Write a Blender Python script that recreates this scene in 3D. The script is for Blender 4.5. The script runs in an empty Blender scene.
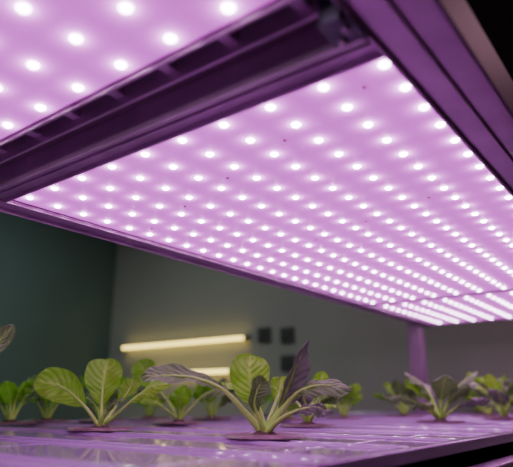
import bpy, math, random
from mathutils import Vector, Matrix, noise
random.seed(7)
A=math.radians(37.2); CZ=1.055
R=Vector((math.sin(A),-math.cos(A),0)); F=Vector((math.cos(A),math.sin(A),0)); U=Vector((0,0,1))
sc=bpy.context.scene

# ---------------------------------------------------------------- materials
def mat(name,col,rough=.5,metal=0,emit=None,es=0,noise_amt=0,nscale=8,coat=0,bump=0):
    m=bpy.data.materials.new(name); m.use_nodes=True
    nt=m.node_tree; b=nt.nodes['Principled BSDF']
    b.inputs['Base Color'].default_value=(*col,1); b.inputs['Roughness'].default_value=rough
    b.inputs['Metallic'].default_value=metal; b.inputs['Coat Weight'].default_value=coat
    if emit: b.inputs['Emission Color'].default_value=(*emit,1); b.inputs['Emission Strength'].default_value=es
    if noise_amt or bump:
        tc=nt.nodes.new('ShaderNodeTexCoord'); n=nt.nodes.new('ShaderNodeTexNoise')
        n.inputs['Scale'].default_value=nscale; n.inputs['Detail'].default_value=5
        nt.links.new(tc.outputs['Object'],n.inputs['Vector'])
        if noise_amt:
            r=nt.nodes.new('ShaderNodeValToRGB')
            r.color_ramp.elements[0].position=.3; r.color_ramp.elements[1].position=.7
            r.color_ramp.elements[0].color=(*[c*(1-noise_amt) for c in col],1)
            r.color_ramp.elements[1].color=(*[min(1,c*(1+noise_amt)) for c in col],1)
            nt.links.new(n.outputs['Fac'],r.inputs['Fac']); nt.links.new(r.outputs['Color'],b.inputs['Base Color'])
        if bump:
            bp=nt.nodes.new('ShaderNodeBump'); bp.inputs['Strength'].default_value=bump; bp.inputs['Distance'].default_value=.003
            nt.links.new(n.outputs['Fac'],bp.inputs['Height']); nt.links.new(bp.outputs['Normal'],b.inputs['Normal'])
    return m
DX,DY,X0,Y0=.054,.0715,.475,.197
def diffuser_mat():
    m=bpy.data.materials.new('led_board_glow'); m.use_nodes=True
    nt=m.node_tree; N=nt.nodes; L=nt.links; b=N['Principled BSDF']
    b.inputs['Base Color'].default_value=(.7,.34,.74,1); b.inputs['Roughness'].default_value=.35
    tc=N.new('ShaderNodeNewGeometry')
    def vm(op,a,c=None):
        n=N.new('ShaderNodeVectorMath'); n.operation=op; L.new(a,n.inputs[0])
        if c is not None: n.inputs[1].default_value=c
        return n
    s=vm('SUBTRACT',tc.outputs['Position'],(X0-DX/2+0,Y0-DY/2,0))
    d=vm('DIVIDE',s.outputs[0],(DX,DY,1)); f=vm('FRACTION',d.outputs[0])
    c=vm('SUBTRACT',f.outputs[0],(.5,.5,0)); k=vm('MULTIPLY',c.outputs[0],(DX,DY,0)); l=vm('LENGTH',k.outputs[0])
    def ma(op,a,v):
        n=N.new('ShaderNodeMath'); n.operation=op
        if hasattr(a,'name'): L.new(a,n.inputs[0])
        else: n.inputs[0].default_value=a
        if hasattr(v,'name'): L.new(v,n.inputs[1])
        else: n.inputs[1].default_value=v
        return n.outputs[0]
    r=ma('DIVIDE',l.outputs['Value'],.013); r2=ma('MULTIPLY',r,r); r3=ma('ADD',r2,1.0); g=ma('DIVIDE',1.0,ma('MULTIPLY',r3,r3))
    st=ma('ADD',ma('MULTIPLY',g,5.5),.80)
    mx=N.new('ShaderNodeMix'); mx.data_type='RGBA'
    mx.inputs[6].default_value=(.92,.10,.94,1); mx.inputs[7].default_value=(1,.52,1,1); L.new(g,mx.inputs[0])
    L.new(mx.outputs[2],b.inputs['Emission Color']); L.new(st,b.inputs['Emission Strength'])
    return m
M_glow=diffuser_mat()
M_led=mat('led_lens',(1,.95,1),.2,emit=(1,.8,1),es=28)
M_red=mat('led_unlit',(.45,.09,.24),.3)
M_house=mat('lamp_housing',(.45,.35,.46),.4,.3)
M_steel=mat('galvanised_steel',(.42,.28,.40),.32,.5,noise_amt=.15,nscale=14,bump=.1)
M_railside=mat('rail_side_toned_down',(.17,.11,.20),.55,.1,noise_amt=.1,nscale=14)  # outer rail face: colour darkened to offset the pale lamp sheen on it
M_dark=mat('dark_bracket',(.07,.08,.09),.4,.5)
M_back=mat('recess_plate',(.11,.065,.09),.5,.2)
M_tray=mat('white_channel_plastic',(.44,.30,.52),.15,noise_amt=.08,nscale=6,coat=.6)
M_gap=mat('tray_gap',(.07,.04,.09),.5)
M_collar=mat('foam_collar',(.17,.11,.11),.5,noise_amt=.3,nscale=60)
M_soil=mat('grow_sponge',(.10,.06,.05),.9,noise_amt=.5,nscale=120,bump=.8)

def leaf_mat(name,base,vein,edge,tr=.3,rough=.38):
    m=bpy.data.materials.new(name); m.use_nodes=True
    nt=m.node_tree; N=nt.nodes; L=nt.links; b=N['Principled BSDF']; out=N['Material Output']
    b.inputs['Roughness'].default_value=rough
    uv=N.new('ShaderNodeUVMap'); uv.uv_map='UVMap'; sp=N.new('ShaderNodeSeparateXYZ'); L.new(uv.outputs[0],sp.inputs[0])
    def ma(op,a,v=0.0,cl=False):
        n=N.new('ShaderNodeMath'); n.operation=op; n.use_clamp=cl
        for i,q in enumerate((a,v)):
            if hasattr(q,'name'): L.new(q,n.inputs[i])
            else: n.inputs[i].default_value=q
        return n.outputs[0]
    tc=N.new('ShaderNodeTexCoord'); nz=N.new('ShaderNodeTexNoise'); nz.inputs['Scale'].default_value=45; L.new(tc.outputs['Object'],nz.inputs[0])
    u=ma('ABSOLUTE',ma('SUBTRACT',sp.outputs[0],.5)); v=sp.outputs[1]   # u 0..0.5
    ph=ma('ADD',ma('SUBTRACT',ma('MULTIPLY',v,8.5),ma('MULTIPLY',u,4.5)),ma('MULTIPLY',nz.outputs['Fac'],.5))
    tri=ma('ABSOLUTE',ma('SUBTRACT',ma('FRACT',ph),.5))
    side=ma('SUBTRACT',1.0,ma('MULTIPLY',tri,9.0),True)
    mid=ma('SUBTRACT',1.0,ma('MULTIPLY',u,15.0),True)
    vn=ma('MAXIMUM',ma('MULTIPLY',side,.38),ma('MULTIPLY',mid,.85))
    m1=N.new('ShaderNodeMix'); m1.data_type='RGBA'; m1.inputs[6].default_value=(*base,1); m1.inputs[7].default_value=(*edge,1)
    L.new(ma('MULTIPLY',ma('ADD',ma('MULTIPLY',u,1.6),nz.outputs['Fac']),.55,True),m1.inputs[0])
    m2=N.new('ShaderNodeMix'); m2.data_type='RGBA'; L.new(m1.outputs[2],m2.inputs[6]); m2.inputs[7].default_value=(*vein,1); L.new(vn,m2.inputs[0])
    L.new(m2.outputs[2],b.inputs['Base Color'])
    bp=N.new('ShaderNodeBump'); bp.inputs['Strength'].default_value=.9; bp.inputs['Distance'].default_value=.003
    L.new(ma('ADD',ma('MULTIPLY',tri,1.2),nz.outputs['Fac']),bp.inputs['Height']); L.new(bp.outputs[0],b.inputs['Normal'])
    t=N.new('ShaderNodeBsdfTranslucent'); L.new(m2.outputs[2],t.inputs[0])
    mxs=N.new('ShaderNodeMixShader'); mxs.inputs[0].default_value=tr
    L.new(b.outputs[0],mxs.inputs[1]); L.new(t.outputs[0],mxs.inputs[2]); L.new(mxs.outputs[0],out.inputs[0])
    return m
M_leaf=leaf_mat('lettuce_leaf_green',(.26,.70,.03),(.50,.88,.15),(.18,.54,.02),.45)
M_leafd=leaf_mat('lettuce_leaf_dark',(.12,.32,.06),(.28,.52,.12),(.12,.22,.07),.25,.32)
M_leafr=leaf_mat('lettuce_leaf_red',(.14,.22,.11),(.28,.36,.18),(.12,.14,.11),.22,.32)
M_stem=mat('lettuce_stem',(.34,.72,.10),.4)

# ---------------------------------------------------------------- mesh builder
class B:
    def __init__(s): s.v=[];s.f=[];s.m=[];s.uv=[];s.mats=[]
    def mi(s,m):
        if m not in s.mats: s.mats.append(m)
        return s.mats.index(m)
    def face(s,idx,m,uv=None): s.f.append(idx); s.m.append(s.mi(m)); s.uv.append(uv or [(0,0)]*len(idx))
    def box(s,x0,x1,y0,y1,z0,z1,m):
        n=len(s.v)
        for z in (z0,z1):
            s.v+= [(x0,y0,z),(x1,y0,z),(x1,y1,z),(x0,y1,z)]
        for q in ((3,2,1,0),(4,5,6,7),(0,1,5,4),(1,2,6,5),(2,3,7,6),(3,0,4,7)): s.face([n+i for i in q],m)
    def rev(s,c,prof,m,seg=24,axis='z'):
        n=len(s.v); k=len(prof)
        for j in range(seg):
            a=2*math.pi*j/seg
            for r,h in prof:
                p=(r*math.cos(a),r*math.sin(a),h)
                if axis=='y': p=(p[0],h,p[1])
                if axis=='x': p=(h,p[0],p[1])
                s.v.append((c[0]+p[0],c[1]+p[1],c[2]+p[2]))
        for j in range(seg):
            j2=(j+1)%seg
            for i in range(k-1): s.face([n+j*k+i,n+j2*k+i,n+j2*k+i+1,n+j*k+i+1],m)
    def tube(s,pts,rad,m,seg=8):
        n=len(s.v)
        for i,p in enumerate(pts):
            t=(pts[min(i+1,len(pts)-1)]-pts[max(i-1,0)]).normalized()
            a=t.cross(Vector((.3,.9,.1))).normalized(); b=t.cross(a)
            for j in range(seg):
                th=2*math.pi*j/seg; s.v.append(tuple(p+(a*math.cos(th)+b*math.sin(th))*rad[i]))
        for i in range(len(pts)-1):
            for j in range(seg):
                s.face([n+i*seg+j,n+i*seg+(j+1)%seg,n+(i+1)*seg+(j+1)%seg,n+(i+1)*seg+j],m)
        s.face([n+j for j in range(seg)],m); s.face([n+(len(pts)-1)*seg+j for j in range(seg)][::-1],m)
    def obj(s,name,parent=None,smooth=False,bevel=0,loc=None):
        me=bpy.data.meshes.new(name); me.from_pydata(s.v,[],s.f)
        for m in s.mats: me.materials.append(m)
        me.polygons.foreach_set('material_index',s.m)
        if smooth: me.polygons.foreach_set('use_smooth',[True]*len(s.f))
        ul=me.uv_layers.new(name='UVMap'); i=0
        for u in s.uv:
            for q in u: ul.data[i].uv=q; i+=1
        me.update(); o=bpy.data.objects.new(name,me); sc.collection.objects.link(o)
        if parent: o.parent=parent
        if loc: o.location=loc
        if bevel:
            md=o.modifiers.new('bevel','BEVEL'); md.width=bevel; md.segments=2; md.limit_method='ANGLE'
        return o
def empty(name):
    e=bpy.data.objects.new(name,None); sc.collection.objects.link(e); e.empty_display_size=.05; return e

# ---------------------------------------------------------------- LED panels
PZ=CZ+.33
YA,YB=.187,.873
XE=2.45
def panel(x0,x1,ledx):
    e=empty('led_grow_light_panel')
    b=B(); b.box(x0,x1,YA,YB,PZ+.002,PZ+.022,M_house)
    for k in range(4):
        y=YA+.08+k*.16; b.box(x0+.02,x1-.02,y,y+.03,PZ+.022,PZ+.034,M_house)
    b.obj('housing',e,bevel=.002)
    b=B(); n=len(b.v); b.v+=[(x0+.002,YA+.001,PZ),(x0+.002,YB-.001,PZ),(x1-.002,YB-.001,PZ),(x1-.002,YA+.001,PZ)]
    b.face([0,1,2,3],M_glow); b.obj('board',e)
    b=B(); b2=B()
    for i,x in enumerate(ledx):
        for j in range(10):
            b.rev((x,Y0+DY*j,PZ),[(.0060,0),(.0054,-.0016),(.0034,-.003),(0.0002,-.0036)],M_led,8)
        for j in range(9):
            if (i*3+j*5)%13==0:
                b2.rev((x+DX/2,Y0+DY*(j+.5),PZ),[(.0024,0),(.0022,-.0015),(.0002,-.002)],M_red,8)
    b.obj('led_lenses',e,smooth=True); b2.obj('unlit_leds',e,smooth=True)
panel(-1.03,.331,[X0+DX*k for k in range(-27,-2)])
panel(.453,1.803,[X0+DX*k for k in range(0,25)])
panel(1.827,XE-.001,[X0+DX*k for k in range(25,38) if .01+1.827<X0+DX*k<XE-.01])

# ---------------------------------------------------------------- rack
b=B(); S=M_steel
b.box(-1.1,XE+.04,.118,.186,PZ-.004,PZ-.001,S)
b.box(-1.1,XE+.04,.117,.121,PZ-.004,PZ+.055,M_railside)
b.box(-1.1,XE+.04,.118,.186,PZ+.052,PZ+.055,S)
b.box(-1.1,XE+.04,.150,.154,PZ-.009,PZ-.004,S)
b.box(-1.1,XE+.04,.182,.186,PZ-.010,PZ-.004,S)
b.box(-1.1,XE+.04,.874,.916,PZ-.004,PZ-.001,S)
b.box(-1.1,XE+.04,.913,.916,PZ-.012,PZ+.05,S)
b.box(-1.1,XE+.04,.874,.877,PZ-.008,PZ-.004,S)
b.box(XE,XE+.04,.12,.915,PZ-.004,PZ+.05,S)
b.box(1.804,1.826,.186,.874,PZ-.004,PZ+.004,S)
# cross channel between panels
b.box(.408,.450,.186,.874,PZ-.004,PZ+.0,S)
b.box(.447,.451,.186,.874,PZ-.010,PZ+.04,S)
b.box(.405,.411,.186,.874,PZ-.014,PZ+.05,S)
b.box(.426,.430,.186,.874,PZ-.008,PZ-.004,S)
b.box(.370,.374,.186,.874,PZ+.002,PZ+.05,S)
b.box(.333,.337,.186,.874,PZ-.004,PZ+.05,S)
b.box(.337,.404,.16,.90,PZ+.05,PZ+.053,M_back)
b.box(.374,.404,.186,.874,PZ+.020,PZ+.022,M_back)
y=.22
while y<.86:
    b.box(.337,.372,y,y+.014,PZ+.014,PZ+.03,S); y+=.085
for (x,y) in ((XE-.075,.917),(XE-.075,.062),(-1.1,.917),(-1.1,.062)):
    b.box(x,x+.055,y,y+.055,.0,1.9,S)
    b.box(x-.012,x+.067,y-.012,y+.067,.0,.012,S)
b.box(-1.1,XE+.03,.917,.972,1.86,1.90,S); b.box(-1.1,XE+.03,.062,.117,1.86,1.90,S)
rack=b.obj('steel_grow_rack',bevel=.0008)
b=B()
b.box(.372,.412,.183,.214,PZ-.012,PZ+.0,M_dark); b.box(.36,.372,.186,.206,PZ-.02,PZ+.02,M_dark)
for q in ((.384,.192),(.400,.204)):
    b.rev((q[0],q[1],PZ-.012),[(.005,0),(.005,-.003),(.003,-.005),(.0003,-.005)],S,6)
br=b.obj('corner_bracket',rack,bevel=.001)

# ---------------------------------------------------------------- growing table
TZ=1.0
def table(TX0,TX1,TY0,TY1):
    b=B()
    b.box(TX0,TX1,TY0,TY1,TZ-.05,TZ-.008,M_gap)
    x=TX0+.015; w=.183
    ys=[TY0+.022,.395,.732,1.122,TY1-.02]
    while x+w<TX1+.01:
        for y0,y1 in zip(ys[:-1],ys[1:]):
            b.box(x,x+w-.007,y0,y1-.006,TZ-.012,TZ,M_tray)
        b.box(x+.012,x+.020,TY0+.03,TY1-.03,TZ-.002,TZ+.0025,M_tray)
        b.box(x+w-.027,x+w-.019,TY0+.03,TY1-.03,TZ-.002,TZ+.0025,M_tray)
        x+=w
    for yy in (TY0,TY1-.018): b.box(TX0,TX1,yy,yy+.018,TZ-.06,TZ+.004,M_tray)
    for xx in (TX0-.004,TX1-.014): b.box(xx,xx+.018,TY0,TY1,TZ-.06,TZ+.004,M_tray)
    b.box(TX0,TX1,TY0-.03,TY0,TZ-.045,TZ-.03,M_steel)
    for xx in (TX0+.05,(TX0+TX1)/2,TX1-.1):
        for yy in (TY0+.05,TY1-.1): b.box(xx,xx+.05,yy,yy+.05,0,TZ-.05,M_steel)
    b.obj('hydroponic_growing_table',bevel=.0022)
table(-.6,2.365,.270,1.50)
table(2.45,3.30,.270,1.50)

# ---------------------------------------------------------------- lettuces
def catmull(P,n):
    P=[P[0]*2-P[1]]+P+[P[-1]*2-P[-2]]; out=[]
    segs=len(P)-3
    for k in range(n+1):
        t=k/n*segs; i=min(int(t),segs-1); t-=i
        a,b_,c,d=P[i:i+4]
        out.append(.5*((2*b_)+(c-a)*t+(2*a-5*b_+4*c-d)*t*t+(3*b_-a-3*c+d)*t**3))
    return out
def leaf(bd,pts,width,side,start=.42,m=None,cup=.25,ruf=.003,stem=.0048,seed=0,pointy=0):
    P=catmull([Vector(p) for p in pts],44); n=len(P)
    side=Vector(side).normalized(); nu=14; n0=len(bd.v); i0=int(start*(n-1)); rows=n-i0
    for r in range(rows):
        i=i0+r; v=r/(rows-1)
        T=(P[min(i+1,n-1)]-P[max(i-1,0)]).normalized()
        S=(side-T*side.dot(T)).normalized(); Nn=S.cross(T)
        prof=(v**(.75+.25*pointy))*((1-v**3.2)**.62) if not pointy else math.sin(math.pi*min(1,v)**.8)**.9
        hw=.5*width*max(prof*1.25,.03 if v<.5 else 0.0)+.0012*(1-v)
        for j in range(nu+1):
            u=j/nu*2-1
            off=cup*hw*(u*u)+ruf*(abs(u)**1.5)*math.sin(v*17+seed*1.7+(2.1 if u<0 else 0))*min(1,v*3)
            off+=ruf*.5*noise.noise(Vector((u*2.2+seed,v*5,seed*.37)))*2
            p=P[i]+S*(u*hw*(1-.08*cup))+Nn*off
            p+=T*(.10*hw*noise.noise(Vector((v*9,u*1.5,seed)))*abs(u))
            p.z=max(p.z,.006)
            bd.v.append(tuple(p))
    for r in range(rows-1):
        for j in range(nu):
            a=n0+r*(nu+1)+j
            uv=[(q/nu,w/(rows-1)) for q,w in ((j,r),(j+1,r),(j+1,r+1),(j,r+1))]
            bd.face([a,a+1,a+nu+2,a+nu+1],m,uv)
    e=int(n*.86); Q=P[:e]
    bd.tube([p+Vector((0,0,0)) for p in Q],[stem*(1-.9*(i/e)**.8)+.0002 for i in range(e)],M_stem,8)
def w(p): v=R*p[0]+F*p[1]+U*p[2]; return v
def plant(x,y,leaves,seed,collar=True,scale=1.0):
    bd=B()
    for i,L in enumerate(leaves):
        pts=[w(p)*scale+Vector((0,0,.007)) for p in L[0]]
        kw=dict(L[3]) if len(L)>3 else {}
        leaf(bd,pts,L[1]*scale,w(L[2]),seed=seed*3+i,**({'m':M_leaf}|kw))
    bd.rev((0,0,0),[(.0002,.010),(.010,.009),(.018,.005),(.021,.001)],M_soil,20)
    if collar: bd.rev((0,0,0),[(.021,.0015),(.024,.0040),(.058,.0040),(.061,.003),(.063,.0)],M_collar,40)
    o=bd.obj('lettuce_seedling',smooth=True,loc=(x,y,TZ+.0045))
    return o
def rleaves(n,seed,size=1.0,dark=.3,elev=(35,78)):
    rd=random.Random(seed); out=[]
    for i in range(n):
        th=2*math.pi*(i/n)+rd.uniform(-.4,.4); el=math.radians(rd.uniform(*elev)); Ln=size*rd.uniform(.10,.145)
        c,s_=math.cos(th),math.sin(th)
        P=[];r=.004;z=0.0;st=5
        P.append((c*r,s_*r,0))
        for k in range(st):
            e=el+.25-(k/(st-1))**1.5*rd.uniform(.6,1.0)
            r+=Ln/st*math.cos(e); z+=Ln/st*math.sin(e); P.append((c*r,s_*r,z))
        sd=(-s_,c,rd.uniform(-.35,.35))
        q=rd.random(); mm=M_leafd if q<dark else (M_leafr if q<dark*1.25 else M_leaf)
        out.append((P,rd.uniform(.055,.08)*size,sd,{'m':mm,'start':rd.uniform(.28,.40),'cup':rd.uniform(.15,.5)}))
    return out
main=[
 ([(-.004,0,0),(-.030,0,.028),(-.062,-.01,.060),(-.105,-.02,.078),(-.150,-.03,.082),(-.186,-.035,.079)],.060,(.1,.78,.60),{'m':M_leafd,'start':.42,'cup':.2,'ruf':.003,'stem':.0065}),
 ([(0,.005,0),(-.008,.012,.030),(-.018,.020,.052),(-.024,.020,.085),(-.022,.032,.119)],.086,(1,.1,0),{'start':.34,'cup':.3,'stem':.006}),
 ([(.003,0,0),(.020,0,.030),(.036,0,.065),(.050,-.002,.100),(.070,-.004,.139)],.034,(.75,.6,-.2),{'m':M_leafr,'start':.28,'cup':.7,'pointy':1,'stem':.005}),
 ([(.004,0,0),(.028,-.008,.034),(.052,-.015,.058),(.085,-.025,.068),(.132,-.035,.062)],.052,(0,.76,.62),{'m':M_leafd,'start':.38,'stem':.0065,'ruf':.003}),
 ([(.003,-.01,0),(.025,-.02,.020),(.050,-.03,.032),(.075,-.035,.036),(.100,-.04,.029)],.038,(0,.8,.55),{'m':M_leafr,'start':.4}),
 ([(-.002,.01,0),(-.018,.03,.03),(-.035,.05,.055),(-.050,.07,.070),(-.060,.09,.075)],.050,(.8,.5,.2),{}),
 ([(0,-.008,0),(-.010,-.014,.022),(-.016,-.018,.042),(-.010,-.02,.064),(.000,-.015,.078)],.042,(.9,.4,0),{'m':M_leafd,'start':.3,'cup':.5}),
 ([(0,.01,0),(.015,.03,.035),(.025,.05,.06),(.03,.07,.085)],.045,(1,0,0),{}),
]
plant(.727,.536,main,1)
left=[
 ([(0,0,0),(-.002,.005,.035),(-.004,.010,.065),(-.004,.015,.096),(-.002,.03,.128)],.098,(1,.15,0),{'start':.26,'cup':.3}),
 ([(-.004,0,0),(-.028,0,.030),(-.055,0,.054),(-.085,-.005,.074),(-.134,-.01,.084)],.086,(.55,.25,.75),{'start':.3,'cup':.25}),
 ([(.004,0,0),(.030,0,.022),(.060,0,.048),(.090,0,.070),(.135,-.01,.080)],.058,(-.2,.8,.5),{'start':.42}),
 ([(0,.01,0),(.02,.03,.035),(.035,.05,.06),(.045,.07,.09)],.06,(1,0,.2),{}),
 ([(0,-.01,0),(.012,-.02,.022),(.028,-.03,.040),(.05,-.04,.05)],.04,(.6,.5,.5),{'m':M_leafd}),
 ([(0,.01,0),(-.02,.04,.03),(-.045,.06,.05),(-.07,.09,.055)],.05,(.6,.6,.4),{'m':M_leafd}),
]
plant(.724,.926,left,2)
mid=[
 ([(0,0,0),(-.03,.005,.045),(-.065,.01,.085),(-.09,.01,.115),(-.115,.02,.146)],.088,(.85,.1,.5),{'start':.4,'cup':.2}),
 ([(0,0,0),(.004,0,.03),(.008,0,.055),(.012,.0,.085)],.060,(1,.1,0),{'start':.2}),
 ([(0,0,0),(.03,0,.03),(.055,0,.055),(.085,0,.07),(.11,0,.068)],.05,(.3,.7,.6),{'m':M_leafd}),
 ([(0,0,0),(-.03,-.01,.025),(-.06,-.02,.045),(-.10,-.02,.05)],.05,(.3,.7,.6),{}),
]+rleaves(4,11,.9)
plant(1.06,1.05,mid,3)
plant(1.11,.70,[
 ([(0,0,0),(.02,0,.03),(.045,0,.05),(.08,-.01,.055)],.05,(.3,.6,.7),{'m':M_leafd}),
 ([(0,0,0),(.01,0,.04),(.025,0,.075),(.04,0,.11)],.05,(1,.2,0),{}),
]+rleaves(7,21,.95,.3,(25,60)),4)
plant(1.52,.55,rleaves(12,31,1.2,.6,(20,66)),5)
# seedling just beyond the left frame edge, one leaf leaning right
plant(.36,.80,[([(.004,0,0),(.022,0,.045),(.046,0,.088),(.066,0,.118),(.088,0,.144)],.034,(.7,.3,-.5),{'m':M_leafd,'start':.45}),
 ([(0,0,0),(-.02,.01,.04),(-.04,.02,.08),(-.06,.02,.11)],.06,(.7,.4,.4),{}),
 ([(0,0,0),(-.03,-.01,.03),(-.06,-.02,.055),(-.10,-.03,.06)],.055,(.2,.8,.5),{'m':M_leafd}),
 ([(0,.01,0),(-.01,.03,.04),(-.02,.05,.08),(-.02,.07,.10)],.05,(1,0,0),{})],60)
k=6
for (x,y,n,s,dk) in ((.79,1.36,8,1.0,.2),(1.42,1.26,8,1.0,.3),(1.28,1.40,8,1.0,.3),(1.68,.92,8,.9,.4),(2.06,.88,9,1.15,.6),
    (2.22,.62,10,1.25,.5),(1.95,.50,9,1.05,.5),(2.75,1.1,8,1.,.5),(1.80,1.35,7,1.,.3),(2.22,1.3,7,1.,.4),(.30,1.2,6,1.,.3),(1.08,1.38,8,1.0,.2),(.60,1.25,7,.9,.2),
    (2.70,.78,9,1.2,.4),(3.1,.52,9,1.2,.4),(2.62,.46,9,1.2,.4),(3.08,.92,9,1.2,.4),(.93,1.42,8,.9,.2),(1.45,.98,7,.85,.4)):
    plant(x,y,rleaves(n,40+k,s,dk),k); k+=1

# ---------------------------------------------------------------- room
XW,YW=3.4,4.3
M_wall=mat('wall_paint_grey_green',(.47,.46,.44),.75,noise_amt=.05,nscale=1.5)
M_wallL=mat('wall_paint_teal',(.13,.21,.21),.75,noise_amt=.08,nscale=1.5)
M_ceil=mat('ceiling_dark',(.012,.010,.016),.9)
M_floor=mat('floor_concrete',(.16,.15,.15),.6,noise_amt=.15,nscale=5)
def wall(n,*a): 
    b=B(); b.box(*a); return b.obj(n)
XN,YN,H=-3.0,-3.0,2.9
wall('wall_back',XW,XW+.1,YN,YW,0,H,M_wall)
wall('wall_left',XN,XW+.1,YW,YW+.1,0,H,M_wallL)
wall('wall_front',XN-.1,XN,YN,YW+.1,0,H,M_wall)
wall('wall_right',XN-.1,XW+.1,YN-.1,YN,0,H,M_wall)
wall('floor',XN-.1,XW+.1,YN-.1,YW+.1,-.1,0,M_floor)
wall('ceiling',XN-.1,XW+.1,YN-.1,YW+.1,H,H+.1,M_ceil)
M_trim=mat('trim_grey',(.2,.2,.2),.6)
wall('baseboard_back',XW-.015,XW,YN,YW,0,.09,M_trim)
wall('baseboard_left',XN,XW-.015,YW-.015,YW,0,.09,M_trim)

M_tube=mat('fluorescent_glow',(1,.95,.7),.3,emit=(1,.76,.18),es=4.5)
M_batt=mat('lamp_batten',(.4,.4,.35),.4)
def tube(y0,y1,z):
    e=empty('fluorescent_tube_lamp')
    X=XW-.002
    b=B(); b.box(X-.03,X,y0-.02,y1+.02,z+.0,z+.02,M_batt)
    for y in (y0-.02,y1): b.box(X-.06,X-.005,y,y+.02,z-.018,z+.02,M_batt)
    b.obj('batten',e,bevel=.003)
    b=B(); b.rev((X-.045,y0,z),[(.0002,0),(.013,0),(.013,y1-y0),(.0002,y1-y0)],M_tube,14,'y'); b.obj('tube',e,smooth=False)
tube(2.66,4.05,CZ+.465); tube(2.80,3.75,CZ+.225)
M_sock=mat('socket_dark_plastic',(.08,.08,.085),.4); M_sockp=mat('socket_plate',(.18,.18,.18),.4)
for (y,z) in ((2.50,CZ+.48),(2.295,CZ+.465),(2.295,CZ+.268)):
    X=XW-.002
    b=B(); b.box(X-.02,X,y-.055,y+.055,z-.055,z+.055,M_sockp); b.box(X-.03,X-.02,y-.04,y+.04,z-.04,z+.04,M_sock)
    for q in (-.014,.014): b.rev((X-.0335,y+q,z),[(.0002,0),(.006,0),(.007,.004)],M_sockp,10,'x')
    b.obj('wall_socket',bevel=.003)

def area(n,loc,rot,sx,sy,e,col):
    ld=bpy.data.lights.new(n,'AREA'); ld.shape='RECTANGLE'; ld.size=sx; ld.size_y=sy; ld.energy=e; ld.color=col
    lo=bpy.data.objects.new(n,ld); lo.location=loc; lo.rotation_euler=rot; sc.collection.objects.link(lo)
area('room_fill_light',(1.2,2.9,H-.05),(0,0,0),1.2,.3,20,(.86,1,.92))  # unseen greenish fill, added to raise the walls
area('room_fill_light',(-1.3,.3,H-.05),(0,0,0),1.2,.3,8,(1,.84,.78))  # unseen warm fill behind the camera, added to light the leaf fronts
area('room_fill_light',(2.6,-.4,H-.05),(0,0,0),.8,.3,9,(1,.50,.66))  # unseen pink fill, added to tint the back wall's right side
wd=bpy.data.worlds.new('World'); wd.use_nodes=True; sc.world=wd
wd.node_tree.nodes['Background'].inputs[0].default_value=(.02,.024,.028,1)

# ---------------------------------------------------------------- camera
cd=bpy.data.cameras.new('camera'); cam=bpy.data.objects.new('camera',cd); sc.collection.objects.link(cam)
cam.location=(0,0,CZ); cam.rotation_euler=(math.radians(90+16.75),0,A-math.pi/2)
cd.sensor_width=36; cd.lens=560/513*36; cd.clip_start=.01
cd.dof.use_dof=True; cd.dof.focus_distance=.93; cd.dof.aperture_fstop=3.0
sc.camera=cam
